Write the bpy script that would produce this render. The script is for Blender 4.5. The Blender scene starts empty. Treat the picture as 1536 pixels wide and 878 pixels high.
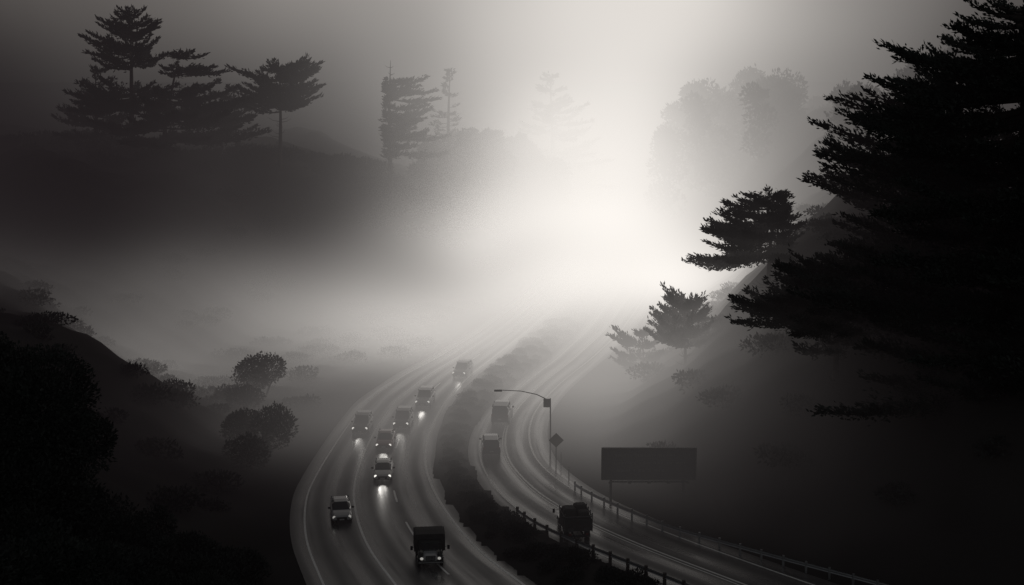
import bpy, math, random
import numpy as np
from mathutils import Vector, Matrix
rng = np.random.default_rng(7)
random.seed(7)
scene = bpy.context.scene
COL = scene.collection

# ------------------------------------------------------------------ materials
def new_mat(name):
    m = bpy.data.materials.new(name); m.use_nodes = True
    return m, m.node_tree.nodes, m.node_tree.links

def pbr(name, col, rough=0.6, metal=0.0, noise=0.25, scale=3.0, emit=None, es=0.0, spec=0.5):
    m, N, L = new_mat(name)
    b = N['Principled BSDF']
    b.inputs['Roughness'].default_value = rough
    b.inputs['Metallic'].default_value = metal
    b.inputs['Specular IOR Level'].default_value = spec
    tc = N.new('ShaderNodeTexCoord'); nz = N.new('ShaderNodeTexNoise')
    nz.inputs['Scale'].default_value = scale; nz.inputs['Detail'].default_value = 2
    L.new(tc.outputs['Object'], nz.inputs['Vector'])
    mr = N.new('ShaderNodeMix'); mr.data_type = 'RGBA'
    lo = [c*(1-noise) for c in col]; hi = [min(1, c*(1+noise)) for c in col]
    mr.inputs[6].default_value = (*lo, 1); mr.inputs[7].default_value = (*hi, 1)
    L.new(nz.outputs['Fac'], mr.inputs[0]); L.new(mr.outputs[2], b.inputs['Base Color'])
    if emit:
        b.inputs['Emission Color'].default_value = (*emit, 1)
        b.inputs['Emission Strength'].default_value = es
    return m

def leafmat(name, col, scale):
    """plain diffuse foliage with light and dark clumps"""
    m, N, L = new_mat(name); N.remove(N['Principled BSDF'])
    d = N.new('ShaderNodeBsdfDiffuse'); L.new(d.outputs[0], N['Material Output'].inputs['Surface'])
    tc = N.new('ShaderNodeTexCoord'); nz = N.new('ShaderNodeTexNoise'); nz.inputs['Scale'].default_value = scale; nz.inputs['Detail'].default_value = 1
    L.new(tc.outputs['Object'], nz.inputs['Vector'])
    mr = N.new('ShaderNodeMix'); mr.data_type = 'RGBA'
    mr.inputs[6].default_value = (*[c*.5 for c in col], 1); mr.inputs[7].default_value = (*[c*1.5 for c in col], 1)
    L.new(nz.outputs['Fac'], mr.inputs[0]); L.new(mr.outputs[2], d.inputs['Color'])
    return m

M = {}
M['leaf'] = leafmat('cypress_foliage', (0.040, 0.046, 0.042), 0.35)
M['bark'] = leafmat('bark', (0.06, 0.052, 0.048), 2.0)
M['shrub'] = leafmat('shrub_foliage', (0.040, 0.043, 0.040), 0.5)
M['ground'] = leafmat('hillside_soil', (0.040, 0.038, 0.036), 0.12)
M['white'] = pbr('road_paint', (0.75, 0.75, 0.72), 0.40, 0, 0.25, 1.2)
M['steel'] = pbr('galvanised_steel', (0.32, 0.33, 0.34), 0.38, 0.8, 0.25, 2.0)
M['pole'] = pbr('painted_pole', (0.09, 0.09, 0.09), 0.5, 0.2, 0.25, 2.0)
M['wood'] = pbr('guardrail_post_wood', (0.06, 0.05, 0.045), 0.85, 0, 0.3, 6.0)
M['signback'] = pbr('sign_panel_metal', (0.045, 0.045, 0.05), 0.6, 0.1, 0.3, 1.0)
M['frame'] = pbr('sign_frame', (0.09, 0.09, 0.09), 0.5, 0.4, 0.2, 3.0)
M['glass'] = pbr('vehicle_glass', (0.015, 0.017, 0.02), 0.06, 0, 0.1, 1.0, spec=0.8)
M['tyre'] = pbr('tyre_rubber', (0.02, 0.02, 0.02), 0.85, 0, 0.2, 5.0)
M['rim'] = pbr('wheel_rim', (0.4, 0.4, 0.4), 0.35, 0.9, 0.1, 5.0)
M['trim'] = pbr('black_trim', (0.02, 0.02, 0.022), 0.5, 0, 0.2, 5.0)
M['chrome'] = pbr('chrome', (0.6, 0.6, 0.6), 0.15, 1.0, 0.1, 5.0)
M['head'] = pbr('headlamp_lit', (0.8, 0.8, 0.8), 0.2, 0, 0.0, 5.0, (1, 0.97, 0.9), 1.8)
M['headoff'] = pbr('headlamp_dim', (0.7, 0.7, 0.7), 0.15, 0, 0.0, 5.0, (1, 0.97, 0.9), 0.3)
M['tail'] = pbr('tail_lamp', (0.12, 0.02, 0.02), 0.4, 0, 0.1, 5.0)
M['plate'] = pbr('number_plate', (0.4, 0.4, 0.38), 0.5, 0, 0.1, 9.0)
M['diamond'] = pbr('warning_sign_face', (0.06, 0.05, 0.035), 0.7, 0, 0.2, 3.0)
def paint(name, col):
    m = pbr(name, col, 0.25, 0.25, 0.08, 2.0); m.node_tree.nodes['Principled BSDF'].inputs['Coat Weight'].default_value = 0.6
    return m
M['p_dark'] = paint('car_paint_charcoal', (0.05, 0.05, 0.055))
M['p_silver'] = paint('car_paint_silver', (0.42, 0.42, 0.42))
M['p_white'] = paint('car_paint_white', (0.6, 0.6, 0.58))
M['p_red'] = paint('car_paint_maroon', (0.12, 0.03, 0.03))
M['p_green'] = paint('truck_paint_dark', (0.04, 0.043, 0.04))
M['canvas'] = pbr('truck_canvas', (0.05, 0.048, 0.045), 0.9, 0, 0.3, 2.0)

# asphalt: UV.x across 0..1, UV.y metres along
def asphalt(name, lanes):
    m, N, L = new_mat(name); b = N['Principled BSDF']
    uv = N.new('ShaderNodeUVMap'); uv.uv_map = 'UVMap'
    sep = N.new('ShaderNodeSeparateXYZ'); L.new(uv.outputs[0], sep.inputs[0])
    def math_(op, a, bb=None, c=None):
        n = N.new('ShaderNodeMath'); n.operation = op
        for i, v in enumerate((a, bb, c)):
            if v is None: continue
            if isinstance(v, (int, float)): n.inputs[i].default_value = v
            else: L.new(v, n.inputs[i])
        return n.outputs[0]
    ph = math_('MULTIPLY', sep.outputs[0], lanes*2*2*math.pi)
    wv = math_('MULTIPLY_ADD', math_('COSINE', ph), -0.5, 0.5)
    mp = N.new('ShaderNodeMapping'); mp.inputs['Scale'].default_value = (9, 0.035, 1)
    L.new(uv.outputs[0], mp.inputs[0])
    st = N.new('ShaderNodeTexNoise'); st.inputs['Scale'].default_value = 1.6; st.inputs['Detail'].default_value = 5
    L.new(mp.outputs[0], st.inputs['Vector'])
    tc = N.new('ShaderNodeTexCoord')
    fn = N.new('ShaderNodeTexNoise'); fn.inputs['Scale'].default_value = 6; fn.inputs['Detail'].default_value = 4
    L.new(tc.outputs['Object'], fn.inputs['Vector'])
    bn = N.new('ShaderNodeTexNoise'); bn.inputs['Scale'].default_value = 0.25; bn.inputs['Detail'].default_value = 3
    L.new(tc.outputs['Object'], bn.inputs['Vector'])
    wet = math_('MULTIPLY', wv, math_('MULTIPLY_ADD', st.outputs['Fac'], 3.0, -0.8))
    cr = N.new('ShaderNodeClamp'); L.new(wet, cr.inputs[0])
    wet = cr.outputs[0]
    rough = math_('ADD', math_('MULTIPLY_ADD', wet, -0.30, 0.46), math_('MULTIPLY_ADD', bn.outputs['Fac'], 0.12, -0.06))
    L.new(rough, b.inputs['Roughness'])
    cv = math_('MULTIPLY', math_('MULTIPLY_ADD', fn.outputs['Fac'], 0.05, 0.035), math_('MULTIPLY_ADD', wet, -0.3, 1.0))
    cc = N.new('ShaderNodeCombineColor')
    for i, k in enumerate((1.0, 0.97, 0.96)):
        L.new(math_('MULTIPLY', cv, k), cc.inputs[i])
    L.new(cc.outputs[0], b.inputs['Base Color'])
    L.new(math_('MULTIPLY_ADD', wet, 1.4, 0.45), b.inputs['Specular IOR Level'])
    bp = N.new('ShaderNodeBump'); bp.inputs['Strength'].default_value = 0.25; bp.inputs['Distance'].default_value = 0.02
    L.new(fn.outputs['Fac'], bp.inputs['Height']); L.new(bp.outputs[0], b.inputs['Normal'])
    return m
M['asph3'] = asphalt('wet_asphalt_three_lane', 3)
M['asph2'] = asphalt('wet_asphalt_two_lane', 2)

# ------------------------------------------------------------------ mesh helpers
def mesh_obj(name, V, F, mats, fm=None, parent=None, smooth=False, uvs=None):
    me = bpy.data.meshes.new(name)
    me.from_pydata([tuple(v) for v in V], [], [tuple(f) for f in F])
    for m in mats: me.materials.append(m)
    if fm is not None: me.polygons.foreach_set('material_index', np.array(fm, dtype=np.int32))
    if smooth: me.polygons.foreach_set('use_smooth', np.ones(len(me.polygons), dtype=bool))
    if uvs is not None:
        ul = me.uv_layers.new(name='UVMap')
        idx = np.empty(len(me.loops), dtype=np.int32); me.loops.foreach_get('vertex_index', idx)
        ul.data.foreach_set('uv', np.asarray(uvs, dtype=np.float32)[idx].ravel())
    me.update()
    o = bpy.data.objects.new(name, me); COL.objects.link(o)
    if parent: o.parent = parent
    return o

def quad_mesh(name, V, nq, mats, extraV=None, extraF=None, parent=None):
    eV = np.zeros((0, 3)) if extraV is None or len(extraV) == 0 else np.array(extraV)
    eF = [] if extraF is None else extraF
    allV = np.vstack([V, eV]); n0 = nq*4
    me = bpy.data.meshes.new(name)
    me.vertices.add(len(allV)); me.vertices.foreach_set('co', allV.astype(np.float32).ravel())
    ql = np.arange(n0, dtype=np.int32)
    el = np.array([i+n0 for f in eF for i in f], dtype=np.int32)
    loops = np.concatenate([ql, el]) if len(el) else ql
    me.loops.add(len(loops)); me.loops.foreach_set('vertex_index', loops)
    tot = np.full(nq+len(eF), 4, dtype=np.int32)
    me.polygons.add(len(tot))
    me.polygons.foreach_set('loop_start', (np.arange(len(tot))*4).astype(np.int32))
    me.polygons.foreach_set('loop_total', tot)
    for m in mats: me.materials.append(m)
    mi = np.zeros(len(tot), dtype=np.int32); mi[nq:] = min(1, len(mats)-1)
    me.polygons.foreach_set('material_index', mi)
    me.update(calc_edges=True); me.validate()
    o = bpy.data.objects.new(name, me); COL.objects.link(o)
    if parent: o.parent = parent
    return o

def kites(P, D, Ln, W):
    n = len(P)
    D = D/np.maximum(np.linalg.norm(D, axis=1, keepdims=True), 1e-6)
    r = rng.normal(size=(n, 3)); S = np.cross(D, r); S /= np.maximum(np.linalg.norm(S, axis=1, keepdims=True), 1e-6)
    Ln = np.asarray(Ln).reshape(-1, 1)*np.ones((n, 1)); W = np.asarray(W).reshape(-1, 1)*np.ones((n, 1))
    out = np.empty((n, 4, 3))
    out[:, 0] = P; out[:, 1] = P+D*Ln*0.45+S*W; out[:, 2] = P+D*Ln; out[:, 3] = P+D*Ln*0.45-S*W
    return out.reshape(-1, 3)

def tube(pts, rad, V, F, k=5):
    pts = [np.array(p, float) for p in pts]; b0 = len(V)
    for i, p in enumerate(pts):
        t = pts[min(i+1, len(pts)-1)]-pts[max(i-1, 0)]; t /= (np.linalg.norm(t)+1e-9)
        a = np.cross(t, [0.13, 0.31, 0.94] if abs(t[2]) < 0.9 else [1, 0.1, 0]); a /= np.linalg.norm(a); b = np.cross(t, a)
        for j in range(k):
            an = 2*math.pi*j/k
            V.append(p+rad[i]*(math.cos(an)*a+math.sin(an)*b))
    for i in range(len(pts)-1):
        for j in range(k):
            F.append((b0+i*k+j, b0+i*k+(j+1) % k, b0+(i+1)*k+(j+1) % k, b0+(i+1)*k+j))

# ------------------------------------------------------------------ road geometry (metres, plan view)
YD = np.arange(20, 420, 0.5)
def curve(pts):
    pts = sorted(pts); y = [p[0] for p in pts]; x = [p[1] for p in pts]
    v = np.interp(YD, y, x); k = np.hanning(27); k /= k.sum()
    return np.convolve(np.pad(v, 13, mode='edge'), k, mode='valid')
LL = curve([(20,14),(40,6),(60,-2),(80,-9.5),(96.7,-14.3),(105.3,-16.9),(112,-18.2),(119.6,-19.1),(128.3,-19.0),(138.3,-18.6),(143.8,-18.3),(156,-17.4),(171,-13.8),(179.5,-10.8),(200,-5),(240,4),(300,12),(420,20)])
LR = curve([(20,38),(40,27),(60,17),(80,8),(96.7,1.1),(102,-1.8),(105.3,-3.1),(112,-5.3),(119.6,-7.2),(128.3,-8.7),(138.3,-9.1),(143.8,-9.0),(156.3,-7.9),(163.4,-6.7),(171,-5.2),(179.5,-3),(200,2),(240,11),(300,19),(420,27)])
RL = curve([(20,70),(40,54),(60,38),(80,23),(96.7,12.3),(99.2,10.2),(105.3,5.3),(112,1.4),(119.6,-1.6),(128.3,-3.3),(133.1,-3.7),(138.3,-3.7),(143.8,-3.3),(149.8,-2.4),(156.3,-1.0),(163.4,.8),(171,3),(179.5,5.7),(200,11),(240,19),(300,25),(420,33)])
RR = curve([(20,92),(40,72),(60,54),(80,37),(96.7,23.1),(99.2,20.9),(105.3,15.8),(112,10.6),(119.6,6.0),(128.3,2.9),(133.1,2.1),(138.3,1.8),(143.8,1.9),(149.8,2.5),(156.3,3.8),(163.4,5.6),(171,7.9),(179.5,10.7),(200,16.5),(240,25),(300,31),(420,39)])
def at(c, y): return np.interp(y, YD, c)

def S(t):
    t = np.clip(t, 0, 1); return t*t*(3-2*t)
def height(x, y):
    x = np.asarray(x, float); y = np.asarray(y, float)
    ll = at(LL, y)-2.2; rr = at(RR, y)+2.5
    n1 = np.sin(x*0.11+1.3*np.sin(y*0.06))*np.cos(y*0.09+0.7)+0.6*np.sin(x*0.23+y*0.17)
    n2 = np.sin(x*0.6+y*0.35)*np.cos(y*0.55-x*0.2)
    basin = 24*S((y-136)/45)
    sl = S((ll-basin-x-2)/36.0); hl = sl*(17-4*S((y-100)/40)+10*S((y-190)/40)+1.8*n1)
    hl += 0.5*n2*S((ll-x)/8)
    sr = S((x-rr-3)/34.0); hr = sr*(23+8*S((y-230)/60)+2.5*n1)+0.5*n2*S((x-rr-2)/8)
    ridge = np.interp(x, [-300,-80,-45,-25,-10,0,6], [34,25,22.5,18,12,6,0])
    rg = ridge*S((y-224)/28)+1.2*n1*S((y-230)/30)*(ridge/20)
    rg = rg*S((ll-x)/6)
    h = np.maximum(np.maximum(hl, hr), rg)
    a = at(LR, y)+1.2; b = at(RL, y)-1.2; w = np.maximum(b-a, 0.1)
    tt = (x-a)/w; inside = (tt > 0) & (tt < 1)
    h = h+np.where(inside, np.sin(np.clip(tt, 0, 1)*math.pi)**2*0.13*np.minimum(w, 6), 0)
    return h-0.03

xs = np.concatenate([[-3000,-1800,-1000,-600,-400,-300,-240,-200], np.arange(-160, 160.1, 1.6), [200,240,300,400,600,1000,1800,3000]])
ys = np.concatenate([[-1500,-700,-300,-150,-80,-30,0], np.arange(20, 400, 1.6), [420,460,520,600,800,1200,2000,3500]])
X, Y = np.meshgrid(xs, ys)
Z = height(np.clip(X, -250, 250), np.clip(Y, 20, 400))
V = np.stack([X, Y, Z], -1).reshape(-1, 3)
nx = len(xs); ny = len(ys)
I = np.arange(nx*ny).reshape(ny, nx)
Q = np.stack([I[:-1, :-1], I[:-1, 1:], I[1:, 1:], I[1:, :-1]], -1).reshape(-1, 4)
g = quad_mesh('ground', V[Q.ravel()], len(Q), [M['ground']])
import bmesh
bm = bmesh.new(); bm.from_mesh(g.data); bmesh.ops.remove_doubles(bm, verts=bm.verts, dist=0.001)
for f in bm.faces: f.smooth = True
bm.to_mesh(g.data); bm.free()

def ribbon(name, fa, fb, y0, y1, z, mat, ncross=2, step=1.0, parent=None, dash=None):
    yy = np.arange(y0, y1+0.01, step); V = []; F = []; U = []
    for y in yy:
        a, b = fa(y), fb(y)
        for j in range(ncross):
            t = j/(ncross-1); V.append((a+(b-a)*t, y, z)); U.append((t, y))
    for i in range(len(yy)-1):
        if dash and ((yy[i] % dash[0]) > dash[1]): continue
        for j in range(ncross-1):
            p = i*ncross+j; F.append((p, p+1, p+1+ncross, p+ncross))
    return mesh_obj(name, V, F, [mat], parent=parent, uvs=U)

def line(name, ca, cb, f, w, y0, y1, dash=None, parent=None, step=1.0, off=0):
    def mid(y): return at(ca, y)*(1-f)+at(cb, y)*f+off
    def hw(y):
        s = (mid(y+0.5)-mid(y-0.5)); return w*0.5*math.sqrt(1+s*s)
    return ribbon(name, lambda y: mid(y)-hw(y), lambda y: mid(y)+hw(y), y0, y1, 0.012, M['white'], 2, step, parent, dash)

rd = ribbon('road', lambda y: at(LL, y)-1.3, lambda y: at(LR, y)+1.0, 22, 415, 0.004, M['asph3'], 13)
line('edge_line', LL, LR, 0.0, 0.18, 22, 330, parent=rd)
line('median_line', LL, LR, 1.0, 0.24, 22, 330, parent=rd)
line('lane_line', LL, LR, 0.36, 0.2, 22, 330, parent=rd)
line('lane_dashes', LL, LR, 0.68, 0.17, 22, 330, dash=(9, 3), parent=rd, step=0.5)
rd2 = ribbon('road', lambda y: at(RL, y)-0.9, lambda y: at(RR, y)+2.0, 22, 415, 0.004, M['asph2'], 13)
line('edge_line', RL, RR, 0.0, 0.18, 22, 330, parent=rd2, off=0.3)
line('shoulder_line', RL, RR, 1.0, 0.2, 22, 330, parent=rd2)
line('lane_line', RL, RR, 0.53, 0.2, 22, 330, parent=rd2)
line('lane_line_double', RL, RR, 0.48, 0.14, 22, 330, parent=rd2)

# ------------------------------------------------------------------ guardrails
def guardrail(name, path, hrail, wood):
    e = bpy.data.objects.new(name, None); COL.objects.link(e)
    P = [np.array(p, float) for p in path]
    seg = [0]
    for a, b in zip(P[:-1], P[1:]): seg.append(seg[-1]+np.linalg.norm(b-a))
    tot = seg[-1]; d = np.arange(0, tot, 1.0)
    px = np.interp(d, seg, [p[0] for p in P]); py = np.interp(d, seg, [p[1] for p in P])
    k = np.hanning(9); k /= k.sum()
    px = np.convolve(np.pad(px, 4, mode='edge'), k, mode='valid'); py = np.convolve(np.pad(py, 4, mode='edge'), k, mode='valid')
    prof = [(0, .0), (0.07, .05), (0.07, .10), (0.0, .155), (0.07, .21), (0.07, .26), (0, .31)]
    V = []; F = []
    for i in range(len(d)):
        j0, j1 = max(i-1, 0), min(i+1, len(d)-1)
        t = np.array([px[j1]-px[j0], py[j1]-py[j0]]); t /= np.linalg.norm(t); n = np.array([t[1], -t[0]])
        for o_, z_ in prof: V.append((px[i]-n[0]*o_, py[i]-n[1]*o_, hrail-0.31+z_))
    m = len(prof)
    for i in range(len(d)-1):
        for j in range(m-1): F.append((i*m+j, i*m+j+1, (i+1)*m+j+1, (i+1)*m+j))
    mesh_obj('rail', V, F, [M['steel']], parent=e, smooth=True)
    V = []; F = []
    for i in range(0, len(d), 2):
        x, y = px[i]+0.14, py[i]; w = 0.13 if wood else 0.08; zt = hrail+0.08
        zb = -0.3; b0 = len(V)
        for z in (zb, zt):
            for sx, sy in ((-1,-1),(1,-1),(1,1),(-1,1)): V.append((x+sx*w, y+sy*w, z))
        F += [(b0,b0+1,b0+5,b0+4),(b0+1,b0+2,b0+6,b0+5),(b0+2,b0+3,b0+7,b0+6),(b0+3,b0,b0+4,b0+7),(b0+4,b0+5,b0+6,b0+7)]
    mesh_obj('posts', V, F, [M['wood'] if wood else M['steel']], parent=e)
    return e
guardrail('guardrail', [(5.6,121),(5.9,119.6),(8.1,115.6),(13.1,108.3),(20.5,101.4),(27.2,95.6),(36,87.5),(50,76)], 0.85, False)
guardrail('guardrail', [(0.1,113),(1.2,110.5),(2.6,107.8),(5.0,104.6),(8.4,100.4),(11.2,97),(20,86),(30,72)], 0.95, True)

# ------------------------------------------------------------------ primitives for vehicles / furniture
def box(V, F, c, s, bev=0.12):
    x, y, z = [k/2 for k in s]; b = min(x, y, z)*bev*2; b0 = len(V)
    for zz, inset in ((-z, b), (-z+b, 0), (z-b, 0), (z, b)):
        for sx, sy in ((-1,-1),(1,-1),(1,1),(-1,1)):
            a1 = ((x-inset)*sx, (y-inset-b)*sy); a2 = ((x-inset-b)*sx, (y-inset)*sy)
            pr = (a1, a2) if sx*sy > 0 else (a2, a1)
            for q in pr: V.append((c[0]+q[0], c[1]+q[1], c[2]+zz))
    for r in range(3):
        for j in range(8):
            F.append((b0+r*8+j, b0+r*8+(j+1) % 8, b0+(r+1)*8+(j+1) % 8, b0+(r+1)*8+j))
    F.append(tuple(b0+j for j in reversed(range(8)))); F.append(tuple(b0+24+j for j in range(8)))

def loft(sections, V, F):
    b0 = len(V)
    for (y, z0, z1, w0, w1, c) in sections:
        h = z1-z0
        ring = [(-w0+c, z0), (w0-c, z0), (w0, z0+c), (w0*0.98+w1*0.02, z0+h*0.55), (w1, z1-c), (w1-c*1.3, z1), (-w1+c*1.3, z1), (-w1, z1-c), (-w0*0.98-w1*0.02, z0+h*0.55), (-w0, z0+c)]
        for x, z in ring: V.append((x, y, z))
    m = 10
    for i in range(len(sections)-1):
        for j in range(m):
            F.append((b0+i*m+j, b0+(i+1)*m+j, b0+(i+1)*m+(j+1) % m, b0+i*m+(j+1) % m))
    F.append(tuple(b0+j for j in range(m))); F.append(tuple(b0+(len(sections)-1)*m+j for j in reversed(range(m))))

def cyl(V, F, c, r, w, axis=0, k=16):
    b0 = len(V)
    for s in (-1, 1):
        for rr_, off in ((r*0.93, 1.0), (r, 0.8)) if s < 0 else ((r, 0.8), (r*0.93, 1.0)):
            for j in range(k):
                a = 2*math.pi*j/k; p = [0, 0, 0]
                p[axis] = s*w/2*off; p[(axis+1) % 3] = rr_*math.cos(a); p[(axis+2) % 3] = rr_*math.sin(a)
                V.append((c[0]+p[0], c[1]+p[1], c[2]+p[2]))
    for q in range(3):
        for j in range(k): F.append((b0+q*k+j, b0+q*k+(j+1) % k, b0+(q+1)*k+(j+1) % k, b0+(q+1)*k+j))
    F.append(tuple(b0+j for j in reversed(range(k)))); F.append(tuple(b0+3*k+j for j in range(k)))

def part(name, mat, parent, boxes=(), lofts=(), cyls=(), smooth=False):
    V = []; F = []
    for b in boxes: box(V, F, *b)
    for l in lofts: loft(l, V, F)
    for c in cyls: cyl(V, F, *c)
    return mesh_obj(name, V, F, [mat], parent=parent, smooth=smooth)

def heading(c1, c2, y, away, k=1.0):
    s = (at(c1, y+1)+at(c2, y+1)-at(c1, y-1)-at(c2, y-1))/4.0*k
    d = Vector((s, 1)).normalized()
    if not away: d = -d
    return math.atan2(-d.x, d.y)

def lamps(e, xs_, y, z, lit, rear_y, rear_z, spot=True):
    V = []; F = []
    for x in xs_: cyl(V, F, (x, y, z), 0.14, 0.07, 1, 12)
    mesh_obj('headlights', V, F, [M['head'] if lit else M['headoff']], parent=e)
    V = []; F = []
    for s in (-1, 1): box(V, F, (s*abs(xs_[0])*1.05, rear_y, rear_z), (0.26, 0.06, 0.2))
    mesh_obj('tail_lights', V, F, [M['tail']], parent=e)
    if lit and spot:
        ld = bpy.data.lights.new('headlight_beam', 'SPOT'); ld.energy = 90; ld.spot_size = math.radians(60); ld.spot_blend = 1.0
        ld.color = (1, .96, .9); ld.shadow_soft_size = 0.4
        lo = bpy.data.objects.new('headlight_beam', ld); COL.objects.link(lo); lo.parent = e
        lo.location = (0, y+0.4, z); lo.rotation_euler = (math.radians(90-8), 0, 0)

def place(e, x, y, ang):
    e.location = (x, y, 0.01); e.rotation_euler = (0, 0, ang)

def wheels(e, ys_, hw, r, w=0.24):
    V = []; F = []; V2 = []; F2 = []
    for y in ys_:
        for s in (-1, 1):
            cyl(V, F, (s*hw, y, r), r, w, 0, 18); cyl(V2, F2, (s*(hw+0.02), y, r), r*0.58, w, 0, 12)
    mesh_obj('tyres', V, F, [M['tyre']], parent=e); mesh_obj('wheel_rims', V2, F2, [M['rim']], parent=e)

def car(name, x, y, ang, col, kind='sedan', lit=True):
    e = bpy.data.objects.new(name, None); COL.objects.link(e)
    if kind == 'sedan':
        body = [(-2.3,.42,.88,.74,.70,.06),(-2.2,.28,.98,.86,.80,.08),(-1.5,.22,1.0,.90,.84,.08),(-.4,.2,.96,.91,.86,.08),(0.9,.2,.95,.91,.84,.08),(1.7,.22,.86,.89,.80,.08),(2.15,.28,.76,.84,.72,.08),(2.32,.36,.66,.74,.62,.06)]
        glass = [(-1.85,.93,1.0,.78,.74,.02),(-1.15,.93,1.38,.80,.60,.05),(-.2,.93,1.44,.81,.60,.05),(0.35,.93,1.40,.80,.58,.05),(1.15,.90,.96,.76,.72,.02)]
        roof = [(-1.2,1.37,1.41,.61,.57,.01),(-.2,1.43,1.475,.61,.57,.01),(0.38,1.38,1.42,.58,.54,.01)]
        hl, ry, rz = (0.66, 2.26, .60), -2.3, .8; wb = (-1.4, 1.4); top = 1.42
        pil = [(-1.5, 1.15), (-.35, 1.2), (.75, 1.17)]
    else:
        body = [(-2.35,.45,.98,.80,.78,.06),(-2.25,.32,1.08,.90,.86,.08),(-1.4,.28,1.1,.94,.90,.08),(.2,.28,1.08,.94,.90,.08),(1.2,.28,1.06,.94,.88,.08),(1.9,.3,1.0,.92,.84,.09),(2.25,.34,.88,.86,.76,.08),(2.36,.42,.76,.78,.68,.06)]
        glass = [(-2.2,1.05,1.1,.82,.80,.02),(-1.95,1.05,1.68,.84,.70,.05),(-.6,1.05,1.76,.85,.70,.05),(.35,1.05,1.72,.84,.68,.05),(1.25,1.0,1.06,.80,.76,.02)]
        roof = [(-2.0,1.68,1.72,.70,.66,.01),(-.6,1.75,1.80,.71,.66,.01),(.38,1.70,1.74,.68,.62,.01)]
        hl, ry, rz = (0.70, 2.3, .74), -2.36, .95; wb = (-1.45, 1.45); top = 1.74
        pil = [(-1.3, 1.4), (-.2, 1.4), (.8, 1.35)]
    part('body', M[col], e, lofts=[body])
    part('windows', M['glass'], e, lofts=[glass])
    part('roof', M[col], e, lofts=[roof])
    gz = body[0][2]
    V = []; F = []
    for py, pz in pil[:2]:
        for s in (-1, 1): box(V, F, (s*.745 if kind == 'sedan' else s*.80, py, pz), (.10, .09, (top-gz)*0.9))
    mesh_obj('door_pillars', V, F, [M[col]], parent=e)
    wheels(e, wb, body[3][3]-0.13, .33 if kind == 'sedan' else .38)
    V = []; F = []
    for s in (-1, 1): box(V, F, (s*(body[3][3]+.12), .75, gz+.12), (.22, .12, .16))
    box(V, F, (0, body[-1][0]+0.01, .50), (.9, .06, .22)); box(V, F, (0, body[-1][0]-0.03, .34), (1.4, .1, .10)); box(V, F, (0, ry+.0, .42), (1.5, .1, .14))
    mesh_obj('mirrors_and_grille', V, F, [M['trim']], parent=e)
    V = []; F = []; box(V, F, (0, body[-1][0]+0.05, .42), (.4, .02, .12)); box(V, F, (0, ry-.06, .62), (.4, .03, .13))
    mesh_obj('number_plates', V, F, [M['plate']], parent=e)
    lamps(e, (-hl[0], hl[0]), hl[1], hl[2], lit, ry-.02, rz)
    place(e, x, y, ang); return e

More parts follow.
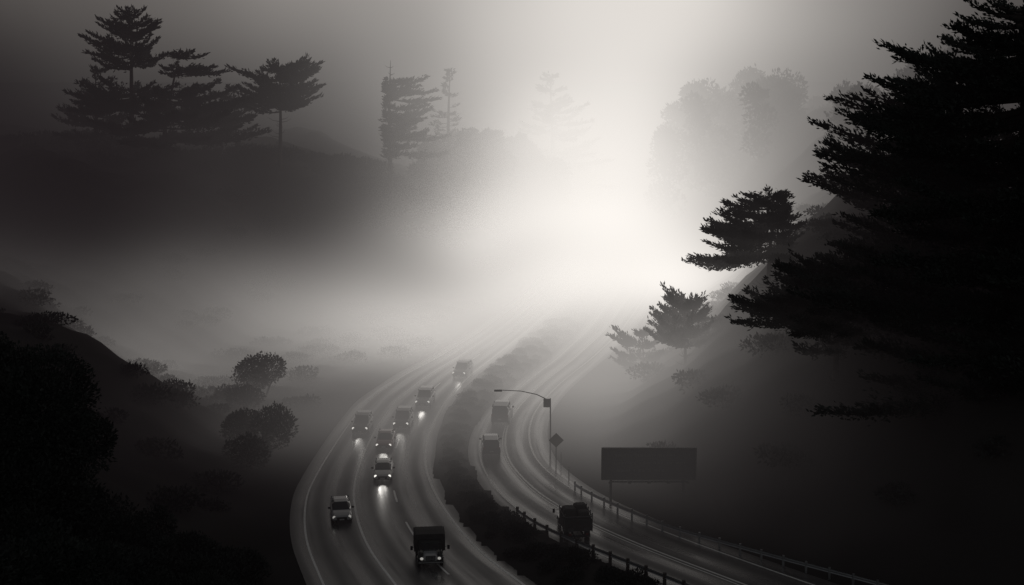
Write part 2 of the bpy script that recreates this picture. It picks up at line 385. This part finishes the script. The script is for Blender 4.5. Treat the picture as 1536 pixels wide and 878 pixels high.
def truck(name, x, y, ang, cargo=True, lit=False):
    e = bpy.data.objects.new(name, None); COL.objects.link(e)
    part('bonnet', M['p_silver'], e, lofts=[[(1.75,.7,1.45,.62,.56,.08),(2.6,.7,1.38,.60,.52,.1),(3.05,.72,1.28,.54,.44,.1)]])
    part('fenders', M['p_green'], e, lofts=[], boxes=[((-.86,2.35,.92),(.42,1.25,.22)),((.86,2.35,.92),(.42,1.25,.22)),((0,3.18,.62),(2.1,.18,.24)),((-.98,.9,.55),(.35,.9,.12)),((.98,.9,.55),(.35,.9,.12))])
    part('cab', M['p_green'], e, lofts=[[(.35,.7,1.5,1.0,1.0,.06),(1.8,.7,1.5,1.0,.96,.08)],[(.35,2.12,2.28,.94,.84,.05),(1.45,2.12,2.26,.92,.80,.05)]],
         boxes=[((-.93,.42,1.8),(.1,.14,.7)),((.93,.42,1.8),(.1,.14,.7)),((-.9,1.62,1.8),(.09,.12,.72)),((.9,1.62,1.8),(.09,.12,.72)),((0,1.7,1.8),(.06,.08,.68))])
    part('windscreen', M['glass'], e, lofts=[[(.4,1.5,2.13,.93,.89,.03),(1.55,1.5,2.13,.9,.86,.03),(1.68,1.5,1.6,.9,.86,.02)]])
    part('chassis', M['trim'], e, boxes=[((-.42,-.4,.62),(.14,6.2,.2)),((.42,-.4,.62),(.14,6.2,.2)),((0,-3.35,.5),(2.1,.14,.22)),((0,3.08,1.02),(.8,.06,.5))])
    if cargo:
        part('cargo_box', M['canvas'], e, lofts=[[(-3.0,.95,2.72,1.26,1.24,.08),(-1.4,.95,2.8,1.26,1.24,.08),(.2,.95,2.76,1.26,1.24,.08)]])
        V = []; F = []
        for yy in (-2.95,-2.2,-1.4,-.6,.15):
            for s in (-1, 1): box(V, F, (s*1.275, yy, 1.85), (.05, .08, 1.7))
        for s in (-1, 1): box(V, F, (s*1.28, -1.4, 1.0), (.06, 3.3, .1))
        box(V, F, (0, -3.04, 1.85), (.06, .05, 1.6)); box(V, F, (0, -3.04, 1.0), (2.4, .08, .12))
        mesh_obj('cargo_ribs', V, F, [M['frame']], parent=e)
    else:
        part('cargo_bed', M['canvas'], e, boxes=[((0,-1.6,1.15),(2.4,3.7,.25)),((-1.18,-1.6,1.7),(.08,3.7,.9)),((1.18,-1.6,1.7),(.08,3.7,.9)),((0,-3.42,1.75),(2.4,.08,1.0)),((-.55,-1.2,2.3),(1.1,1.7,1.3)),((.6,-2.1,2.2),(.9,1.2,1.2)),((.5,-.6,2.5),(1.1,1.2,1.2))])
        part('stake_racks', M['frame'], e, boxes=[((s*1.2,yy,1.9),(.08,.1,1.9)) for s in (-1,1) for yy in (-3.4,-2.2,-1.0,.1)]+[((0,-3.46,2.5),(2.4,.06,.12)),((-1.22,-1.6,2.5),(.06,3.6,.1)),((1.22,-1.6,2.5),(.06,3.6,.1)),((-.7,-3.5,1.2),(.5,.05,.35)),((.7,-3.5,1.2),(.5,.05,.35))])
    wheels(e, (2.3,), .92, .46, .28); wheels(e, (-2.1,), .95, .46, .42)
    V = []; F = []
    for s in (-1, 1):
        box(V, F, (s*1.30, 1.75, 1.85), (.5, .04, .04)); box(V, F, (s*1.52, 1.75, 1.78), (.2, .09, .44))
    mesh_obj('mirrors', V, F, [M['trim']], parent=e)
    part('grille_bars', M['chrome'], e, boxes=[((i*.12,3.12,1.02),(.035,.04,.44)) for i in range(-3,4)]+[((0,3.3,.62),(2.0,.03,.06))])
    lamps(e, (-.72, .72), 3.1, 1.0, lit, -3.46, .72, spot=lit)
    place(e, x, y, ang); return e

HL = lambda y, k=.8: heading(LL, LR, y, False, k)
HR = lambda y, k=.8: heading(RL, RR, y, True, k)
car('car', -15.1, 113.2, HL(113), 'p_silver', 'sedan', False)
car('car', -12.5, 125.3, HL(125), 'p_white', 'sedan', True)
car('car', -13.3, 136.3, HL(136), 'p_red', 'sedan', True)
car('car', -12.1, 144.5, HL(144), 'p_dark', 'suv', True)
car('sport_utility_vehicle', -16.4, 142.5, HL(142), 'p_dark', 'suv', True)
car('car', -10.3, 154.5, HL(154), 'p_silver', 'suv', True)
car('sport_utility_vehicle', -6.4, 170, HL(170), 'p_dark', 'suv', True)
car('car', -2.2, 134.0, HR(134), 'p_dark', 'suv', False)
t = car('van', -1.1, 146.5, HR(147), 'p_dark', 'suv', False); t.scale = (1.08, 1.1, 1.3)
t = truck('box_truck', -6.6, 102.3, HL(101, .25), True, False); t.scale = (.96, .62, .78)
t = truck('stake_truck', 5.2, 109.0, HR(110, .22), False, False); t.scale = (.96, .72, .84)

# ------------------------------------------------------------------ signs, lamp
e = bpy.data.objects.new('billboard', None); COL.objects.link(e)
part('panel', M['signback'], e, boxes=[((12.4,117,3.65),(8.4,.16,2.85))])
part('frame', M['frame'], e, boxes=[((12.4,116.93,5.1),(8.6,.24,.12)),((12.4,116.93,2.2),(8.6,.24,.12)),((8.15,116.93,3.65),(.12,.24,2.78)),((16.65,116.93,3.65),(.12,.24,2.78)),
     ((9.0,117.3,2.1),(.22,.26,5.6)),((15.6,117.3,2.1),(.22,.26,5.6)),((12.4,116.7,2.05),(7.0,.5,.05))]+[((8.9+i*1.75,116.6,1.98),(.3,.3,.12)) for i in range(5)])
V = []; F = []
for r, (w, xo) in enumerate([(5.6,-.3),(6.6,0),(4.6,-.6)]):
    xx = 12.4+xo-w/2
    while xx < 12.4+xo+w/2:
        lw = random.choice([.14,.2,.24,.3]); box(V, F, (xx+lw/2, 116.905, 4.45-r*.72), (lw, .02, .26)); xx += lw+random.choice([.08,.08,.3])
M['letters'] = pbr('faded_lettering', (.075,.075,.078), .6)
mesh_obj('lettering', V, F, [M['letters']], parent=e)

e = bpy.data.objects.new('warning_sign', None); COL.objects.link(e)
part('post', M['pole'], e, boxes=[((4.35,127.5,1.2),(.1,.1,3.9))])
o = part('panel', M['diamond'], e, boxes=[((0,0,0),(1.05,.04,1.05))]); o.location = (4.35,127.42,2.95); o.rotation_euler = (0, math.radians(45), 0)
o = part('border', M['trim'], e, boxes=[((0,0,.46),(.98,.02,.03)),((0,0,-.46),(.98,.02,.03)),((.46,0,0),(.03,.02,.88)),((-.46,0,0),(.03,.02,.88))]); o.location = (4.35,127.39,2.95); o.rotation_euler = (0, math.radians(45), 0)

e = bpy.data.objects.new('street_lamp', None); COL.objects.link(e)
V = []; F = []
bx, by = 3.9, 131.5
tube([(bx,by,-.3),(bx,by,3),(bx-.02,by,6.2)], [.085,.075,.06], V, F, 8)
arm = [(bx,by,5.6),(bx-.5,by,6.15),(bx-1.4,by,6.6),(bx-3,by,6.95),(bx-5.0,by,7.05)]
tube(arm, [.06,.055,.05,.045,.04], V, F, 6)
mesh_obj('pole_and_arm', V, F, [M['pole']], parent=e)
part('lamp_head', M['frame'], e, boxes=[((bx-5.3,by,7.0),(.8,.3,.16)),((bx-.35,by-.15,5.75),(.75,.3,.85))])
for i, (x, y, h) in enumerate([(4.9,129,1.3),(5.5,124.6,1.1)]):
    e = bpy.data.objects.new('marker_post', None); COL.objects.link(e)
    part('post', M['pole'], e, boxes=[((x,y,h/2),(.09,.05,h))]); part('reflector', M['plate'], e, boxes=[((x,y-.04,h-.15),(.09,.02,.18))])

# ------------------------------------------------------------------ vegetation
def cypress(name, x, y, H, R, n=70, start=0.3, prof=None, flag=(0, 0), blade=0.55, dens=1.0, layers=9, lean=(0, 0), up=0.15, top_bare=0.0, zbase=None, trunk_r=None, droop=0.0, scat=0.0):
    z0 = float(height(x, y))-0.5 if zbase is None else zbase
    tr = trunk_r or H*0.022
    EV = []; EF = []
    ph = rng.uniform(0, 6.28)
    def tp(t):
        return np.array([x+lean[0]*H*t**1.6+0.012*H*math.sin(4*t+ph), y+lean[1]*H*t**1.6+0.012*H*math.cos(5*t+ph), z0+H*t])
    ts = np.linspace(0, 1, 9); tube([tp(t) for t in ts], [tr*(1-t)**0.8+0.03 for t in ts], EV, EF, 7)
    fa = math.atan2(flag[1], flag[0]); fs = math.hypot(*flag)
    lay = np.sort(rng.uniform(start, 1-top_bare, layers)); lay = 0.4*lay+0.6*np.linspace(start, 1-top_bare-0.01, layers)
    P = []; D = []; LN = []; WD = []
    for i in range(n):
        t = float(np.clip(lay[i % layers]+rng.normal(0, 0.018), start*0.9, 1-top_bare-0.005))
        az = rng.uniform(0, 2*math.pi); c = math.cos(az-fa)
        q = min(max((t-start)/(1-start-top_bare), 0), 1)
        L = R*prof(q)*max(0.12, 1+fs*c)*rng.uniform(0.5, 1.12)
        if L < 0.3: L = 0.3
        d = np.array([math.cos(az), math.sin(az), 0]); p0 = tp(t)
        e0 = rng.uniform(-0.08-scat, 0.16+scat)+up*0.5*q-droop; bend = up*rng.uniform(0.5, 1.3)*min(1, 6/L)
        K = 6; pts = []
        side = np.array([-d[1], d[0], 0])*rng.uniform(-.15, .15)
        for k in range(K):
            s = k/(K-1); pts.append(p0+d*L*s+side*L*s*s+np.array([0, 0, L*(e0*s+bend*s*s-0.06*math.sin(s*math.pi))]))
        pts = np.array(pts)
        tube(pts, [max(0.02, tr*0.33*(1-k/(K-1))*min(1, L/5)+0.02) for k in range(K)], EV, EF, 4)
        ns = max(5, int(L*3.4*dens))
        for j in range(ns):
            s = 0.18+0.82*((j+rng.random())/ns); f = s*(K-1); k = min(int(f), K-2); b = pts[k]+(pts[k+1]-pts[k])*(f-k)
            dirb = pts[k+1]-pts[k]; dirb /= np.linalg.norm(dirb)+1e-9
            sg = 1 if j % 2 else -1; an = sg*rng.uniform(.3, .95)*(1.15-s*.8)
            sd = np.array([dirb[0]*math.cos(an)-dirb[1]*math.sin(an), dirb[0]*math.sin(an)+dirb[1]*math.cos(an), dirb[2]+rng.uniform(-.05, .36)])
            sl = (0.30*L*(1.1-s)+0.5)*rng.uniform(.6, 1.2)
            nb = max(5, int(sl*10*dens/blade*0.55))
            u = rng.random(nb)**0.8
            pp = b+sd*sl*u[:, None]+rng.normal(0, 1, (nb, 3))*np.array([.13, .13, .10])*(0.5+sl*.5)
            dd = sd+rng.normal(0, .32, (nb, 3))+np.array([0, 0, .18])
            P.append(pp); D.append(dd); LN.append(blade*rng.uniform(.55, 1.3, nb)); WD.append(blade*rng.uniform(.13, .24, nb))
    nb = 60; tt = rng.uniform(max(start, 1-top_bare-.10), 1-top_bare, nb)
    if top_bare == 0:
        P.append(np.array([tp(a) for a in tt])+rng.normal(0, .3, (nb, 3))); D.append(rng.normal(0, .8, (nb, 3))+[0, 0, .6]); LN.append(np.full(nb, blade)); WD.append(np.full(nb, blade*.2))
    P = np.vstack(P); D = np.vstack(D); LN = np.concatenate(LN); WD = np.concatenate(WD)
    for i in range(12):
        t = rng.uniform(start*.45, start) if top_bare == 0 or i % 2 else rng.uniform(1-top_bare, .98); az = rng.uniform(0, 6.28); L = min(R*rng.uniform(.12, .35), 3); p0 = tp(t)
        tube([p0, p0+np.array([math.cos(az)*L*.6, math.sin(az)*L*.6, L*.1]), p0+np.array([math.cos(az)*L, math.sin(az)*L, L*.35])], [.07, .04, .015], EV, EF, 3)
    return quad_mesh(name, kites(P, D, LN, WD), len(P), [M['leaf'], M['bark']], EV, EF)

def bushes(name, items, blade=0.35, per=1.0, mat='shrub', stems=True):
    P = []; D = []; LN = []; WD = []; EV = []; EF = []
    for (x, y, z, rx, ry, rz) in items:
        nl = 11
        lob = rng.normal(size=(nl, 3)); lob /= np.linalg.norm(lob, axis=1, keepdims=True); lob[:, 2] = np.abs(lob[:, 2])*0.9-.1
        area = 4*math.pi*((rx+ry+rz)/3)**2; n = int(area/(blade*blade)*1.5*per/nl)+6
        for l in lob:
            r = rng.uniform(.38, .62); c = np.array([x, y, z])+l*np.array([rx, ry, rz])*(1-r)
            v = rng.normal(size=(n, 3)); v /= np.linalg.norm(v, axis=1, keepdims=True)
            rad = r*rng.uniform(.72, 1.06, (n, 1)); P.append(c+v*rad*np.array([rx, ry, rz]))
            D.append(v+rng.normal(0, .5, (n, 3))+[0, 0, .35]); LN.append(blade*rng.uniform(.6, 1.5, n)); WD.append(blade*rng.uniform(.2, .4, n))
        if stems:
            zg = z-rz
            for k in range(3):
                a = rng.uniform(0, 6.28); tube([(x, y, zg-.3), (x+math.cos(a)*rx*.25, y+math.sin(a)*ry*.25, z-.3*rz), (x+math.cos(a)*rx*.6, y+math.sin(a)*ry*.6, z+.3*rz)], [.04*rx, .03*rx, .012*rx], EV, EF, 4)
    P = np.vstack(P); D = np.vstack(D); LN = np.concatenate(LN); WD = np.concatenate(WD)
    return quad_mesh(name, kites(P, D, LN, WD), len(P), [M[mat], M['bark']], EV, EF)

cone = lambda q: (1-q)**0.75*0.95+0.08
umb = lambda q: 0.55+0.5*math.sin(min(1, q*1.15)*math.pi*.62) if q < .9 else .8
broad = lambda q: (0.72+0.5*math.sin(q*math.pi*0.9))*(1-q**4)+.1
# far left ridge
cypress('cypress_tree', -70.5, 250, 30, 10.5, 85, .30, lambda q: (1-q)**.5*.85+.18, (-.15, 0), .8, 1.0, 8, zbase=20.0, up=.20, scat=.05)
cypress('cypress_tree', -64.0, 246, 22, 13.5, 90, .28, cone, (.6, 0), .8, 1.0, 8, lean=(.16, 0), zbase=21.0, up=.04, scat=.05)
cypress('cypress_tree', -79, 256, 19, 9, 45, .3, cone, (0, 0), .8, .9, 7, zbase=21, up=.14)
cypress('cypress_tree', -43.2, 250, 20.3, 7.6, 80, .57, umb, (0, 0), .75, 1.1, 5, zbase=19.5, up=.14)
cypress('cypress_tree', -22.2, 246, 26.5, 4.8, 100, .34, lambda q: 1.0-.42*q+.22*math.sin(q*3), (1.0, 0), .65, 1.1, 14, top_bare=.13, zbase=15.0, up=.06, trunk_r=.5, scat=.03)
cypress('cypress_tree', -13.5, 290, 21, 4.0, 34, .3, cone, (0, 0), .8, .6, 9, zbase=19, up=.05)
cypress('cypress_tree', 9.0, 308, 26, 12, 80, .1, cone, (.15, 0), .95, .8, 9, zbase=13, up=.06, scat=.05)
cypress('cypress_tree', -54, 262, 13, 6, 30, .4, broad, (.2, 0), .8, .9, 5, up=.12)
# right slope
rp = lambda q: (1-q)**0.52*(0.72+0.44*math.sin(min(1, q/.62)*math.pi/2))+.05
cypress('cypress_tree', 42.0, 110, 32.8, 18.4, 270, .05, rp, (-.16, 0), .50, .95, 19, up=.07, zbase=11.0, trunk_r=.8, droop=.02, scat=.04)
cypress('cypress_tree', 47.0, 100, 33.5, 14, 130, .06, cone, (0, 0), .50, .9, 17, zbase=12.5, up=.08, trunk_r=.8, scat=.06)
cypress('cypress_tree', 28.6, 146, 16.6, 6.8, 110, .58, lambda q: (1-q)**.6*.85+.22, (-.55, 0), .5, 1.2, 6, up=.10, droop=.14, zbase=9.0, scat=.05)
cypress('cypress_tree', 29.5, 118, 18.0, 7.0, 110, .70, lambda q: (1-q)**.5*.9+.2, (-.4, 0), .45, 1.2, 4, up=.08, droop=.08, zbase=4.0, scat=.05)
cypress('cypress_tree', 19.8, 150, 8.4, 4.8, 90, .35, lambda q: .85-.25*q, (0, 0), .45, 1.3, 4, up=.36, zbase=3.9)
cypress('cypress_tree', 16.6, 166, 6.0, 3.2, 50, .2, broad, (-.2, 0), .5, 1.2, 4, up=.2)
cypress('cypress_tree', 40, 128, 19, 10, 90, .1, broad, (0, 0), .55, .9, 12, up=.08, scat=.08)
cypress('cypress_tree', 35, 116, 13, 8, 80, .05, broad, (0, 0), .5, .9, 10, up=.08, scat=.1)
cypress('cypress_tree', 30.5, 120, 10, 6.5, 70, .05, broad, (0, 0), .5, .9, 8, up=.08, scat=.1)
cypress('cypress_tree', 41, 103, 14, 9, 90, .05, broad, (0, 0), .5, .9, 10, up=.08, scat=.1)
# distant masses
def grove(xr, yr, topf, r0, r1, n, down):
    sp = []
    for i in range(n):
        x = rng.uniform(*xr); y = rng.uniform(*yr); r = rng.uniform(r0, r1); top = topf(x)+rng.uniform(-4.5, 2)
        sp.append((x, y, top-r, r, r, r*1.2))
        for k in range(3): sp.append((x+rng.uniform(-r, r)*.6, y+rng.uniform(-3, 3), top-r*.4-rng.uniform(0, r), r*.45, r*.45, r*.5))
        for k in range(1, down): sp.append((x+rng.uniform(-2, 2), y-3, top-r*(1+1.5*k), r*1.2, r, r*1.4))
    return sp
bushes('distant_tree_grove', grove((35, 78), (285, 330), lambda x: 30+9*math.sin((x-33)/45*math.pi), 3, 5.5, 34, 3), .8, 1.0, 'leaf', False)
bushes('distant_tree_grove', grove((60, 92), (240, 270), lambda x: 34+(x-60)*.36, 2.6, 5, 26, 3), .75, 1.0, 'leaf', False)
bushes('distant_tree_grove', grove((-20, 10), (280, 300), lambda x: 27-.2*abs(x+6)-max(0, x)*.4, 2.2, 3.8, 30, 4), .75, 1.6, 'leaf', False)

def on(x, y, rx, rz, lift=.45): return (x, y, float(height(x, y))+rz*lift, rx, rx, rz)
bushes('round_tree', [(-35, 92, 14.6, 6.6, 6, 5.8), (-30.8, 91, 12.2, 3.0, 3.5, 3.4), (-41, 92, 17, 6, 6, 6), (-35, 88, 9, 7, 5, 5), (-31.5, 89, 7.5, 4, 4, 4)], .26, 2.0)
bushes('round_shrub', [on(-29.8, 156, 3.6, 3.0, .9), on(-31, 150, 2.5, 2.0), on(-33, 153, 2.5, 2.0)], .3, 2.0)
bushes('round_shrub', [on(-24.5, 133, 2.8, 3.3, .7), on(-26.4, 128, 2.4, 2.5), on(-27.5, 134, 2.6, 2.6, .5)], .28, 2.0)
it = []
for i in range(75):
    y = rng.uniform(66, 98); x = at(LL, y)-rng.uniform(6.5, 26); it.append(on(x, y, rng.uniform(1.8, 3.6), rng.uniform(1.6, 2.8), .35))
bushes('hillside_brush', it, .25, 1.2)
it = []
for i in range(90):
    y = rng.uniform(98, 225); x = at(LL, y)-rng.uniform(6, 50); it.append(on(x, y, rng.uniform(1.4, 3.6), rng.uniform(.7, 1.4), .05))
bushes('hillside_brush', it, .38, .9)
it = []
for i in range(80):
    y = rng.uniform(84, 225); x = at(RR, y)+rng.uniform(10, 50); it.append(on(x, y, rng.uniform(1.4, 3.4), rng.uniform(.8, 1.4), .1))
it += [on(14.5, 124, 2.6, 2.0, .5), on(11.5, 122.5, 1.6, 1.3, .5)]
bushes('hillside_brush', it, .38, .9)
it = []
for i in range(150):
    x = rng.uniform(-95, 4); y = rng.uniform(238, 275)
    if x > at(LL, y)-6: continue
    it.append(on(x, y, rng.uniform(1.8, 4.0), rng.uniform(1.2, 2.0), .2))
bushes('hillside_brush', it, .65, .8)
it = []
for i in range(320):
    y = rng.uniform(86, 205); a = at(LR, y)+1.8; b = at(RL, y)-1.6
    if b-a < .3: continue
    t = rng.uniform(0.02, .98); r = rng.uniform(.5, 1.0)*min(1.2, (b-a)/5+.3); it.append(on(a+(b-a)*t, y, r, r*.6, .3))
bushes('median_shrubs', it, .2, 1.1)

# ------------------------------------------------------------------ fog: one volume filling the valley, its sunlit glow put in as emission
def fog():
    x0, x1, y0, y1, z0, z1 = -150, 150, 80, 420, -3, 110
    V = [(x0,y0,z0),(x1,y0,z0),(x1,y1,z0),(x0,y1,z0),(x0,y0,z1),(x1,y0,z1),(x1,y1,z1),(x0,y1,z1)]
    F = [(3,2,1,0),(4,5,6,7),(0,1,5,4),(1,2,6,5),(2,3,7,6),(3,0,4,7)]
    m, N, L = new_mat('valley_fog_emissive'); N.remove(N['Principled BSDF']); out = N['Material Output']
    tc = N.new('ShaderNodeTexCoord'); POS = tc.outputs['Object']
    def mt(op, a, b=None, c=None, clamp=False):
        n = N.new('ShaderNodeMath'); n.operation = op; n.use_clamp = clamp
        for i, v in enumerate((a, b, c)):
            if v is None: continue
            if isinstance(v, (int, float)): n.inputs[i].default_value = v
            else: L.new(v, n.inputs[i])
        return n.outputs[0]
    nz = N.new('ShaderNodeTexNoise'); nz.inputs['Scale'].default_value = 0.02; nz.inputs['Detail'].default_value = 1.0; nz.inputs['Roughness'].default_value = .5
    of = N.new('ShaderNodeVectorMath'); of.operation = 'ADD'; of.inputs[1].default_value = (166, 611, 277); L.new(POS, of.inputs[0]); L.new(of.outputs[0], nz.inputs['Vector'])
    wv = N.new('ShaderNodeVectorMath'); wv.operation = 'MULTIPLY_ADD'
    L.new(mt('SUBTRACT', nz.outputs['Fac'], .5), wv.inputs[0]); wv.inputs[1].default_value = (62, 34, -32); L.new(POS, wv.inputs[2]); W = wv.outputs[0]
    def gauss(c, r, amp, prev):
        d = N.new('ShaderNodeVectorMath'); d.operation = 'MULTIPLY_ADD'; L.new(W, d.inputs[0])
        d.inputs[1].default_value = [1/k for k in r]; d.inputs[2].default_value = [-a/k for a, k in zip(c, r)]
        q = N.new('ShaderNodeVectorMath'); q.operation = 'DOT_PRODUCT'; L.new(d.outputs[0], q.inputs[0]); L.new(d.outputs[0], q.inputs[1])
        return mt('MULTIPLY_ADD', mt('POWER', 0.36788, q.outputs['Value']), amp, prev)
    sep = N.new('ShaderNodeSeparateXYZ'); L.new(POS, sep.inputs[0])
    sw = N.new('ShaderNodeSeparateXYZ'); L.new(W, sw.inputs[0])
    nf = mt('MAXIMUM', mt('MULTIPLY_ADD', nz.outputs['Fac'], 3.0, -0.6), 0.15)
    def ramp(v, a, b, lo, hi):
        r = N.new('ShaderNodeMapRange'); r.interpolation_type = 'SMOOTHSTEP'; L.new(v, r.inputs['Value'])
        for k, x in zip(('From Min', 'From Max', 'To Min', 'To Max'), (a, b, lo, hi)): r.inputs[k].default_value = x
        return r.outputs[0]
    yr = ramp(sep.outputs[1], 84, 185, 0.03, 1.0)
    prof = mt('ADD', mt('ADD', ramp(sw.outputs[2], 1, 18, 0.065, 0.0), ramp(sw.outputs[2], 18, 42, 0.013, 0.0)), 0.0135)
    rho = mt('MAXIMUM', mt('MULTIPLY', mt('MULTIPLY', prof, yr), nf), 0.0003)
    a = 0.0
    for c, r, amp in [((19,228,-2),(20,44,28),3.9), ((29,320,62),(43,75,66),3.5), ((-27,190,-2),(32,34,11),0.80), ((0,176,0),(25,32,12),1.15), ((-30,340,66),(60,70,36),0.85), ((20,148,3),(21,28,13),0.15), ((-20,218,20),(26,50,15),0.06)]:  # emissive glow blobs stand in for scattered sunlight; sides left dark
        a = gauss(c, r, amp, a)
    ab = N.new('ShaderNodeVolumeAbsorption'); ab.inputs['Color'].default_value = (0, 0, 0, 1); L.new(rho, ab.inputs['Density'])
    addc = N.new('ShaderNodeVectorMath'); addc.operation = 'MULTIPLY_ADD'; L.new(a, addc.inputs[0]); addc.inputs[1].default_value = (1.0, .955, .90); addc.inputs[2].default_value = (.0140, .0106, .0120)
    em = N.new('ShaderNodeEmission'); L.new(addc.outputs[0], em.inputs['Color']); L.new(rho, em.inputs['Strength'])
    ad = N.new('ShaderNodeAddShader'); L.new(ab.outputs[0], ad.inputs[0]); L.new(em.outputs[0], ad.inputs[1])
    L.new(ad.outputs[0], out.inputs['Volume'])
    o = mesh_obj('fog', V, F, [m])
    m.cycles.volume_step_rate = 0.95
    return o
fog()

# ------------------------------------------------------------------ sky, sun, camera
w = bpy.data.worlds.new('World'); scene.world = w; w.use_nodes = True
WN = w.node_tree.nodes; WL = w.node_tree.links
sky = WN.new('ShaderNodeTexSky'); sky.sky_type = 'NISHITA'; sky.sun_disc = False
az = math.atan2(0.061, 1.0); el = math.radians(14)
sky.sun_elevation = el; sky.sun_rotation = az; sky.dust_density = 6; sky.air_density = 1.5
hsv = WN.new('ShaderNodeHueSaturation'); hsv.inputs['Saturation'].default_value = .2
WL.new(sky.outputs[0], hsv.inputs['Color']); WL.new(hsv.outputs[0], WN['Background'].inputs[0])
WN['Background'].inputs[1].default_value = 0.05
sd = bpy.data.lights.new('sun', 'SUN'); sd.energy = 1.2; sd.angle = math.radians(10); sd.color = (1, .95, .88)
so = bpy.data.objects.new('sun', sd); COL.objects.link(so)
dirv = Vector((math.sin(az)*math.cos(el), math.cos(az)*math.cos(el), math.sin(el)))
so.rotation_euler = dirv.to_track_quat('Z', 'Y').to_euler(); so.location = (20, 300, 90)

cd = bpy.data.cameras.new('camera'); cam = bpy.data.objects.new('camera', cd); COL.objects.link(cam)
cd.sensor_width = 36; cd.lens = 46.9; cd.clip_end = 6000; cd.clip_start = .5
cam.location = (0, 0, 38); cam.rotation_euler = (math.radians(90-9.06), 0, 0)
scene.camera = cam
scene.view_settings.view_transform = 'Standard'; scene.view_settings.look = 'None'
scene.view_settings.exposure = 0; scene.view_settings.gamma = 1
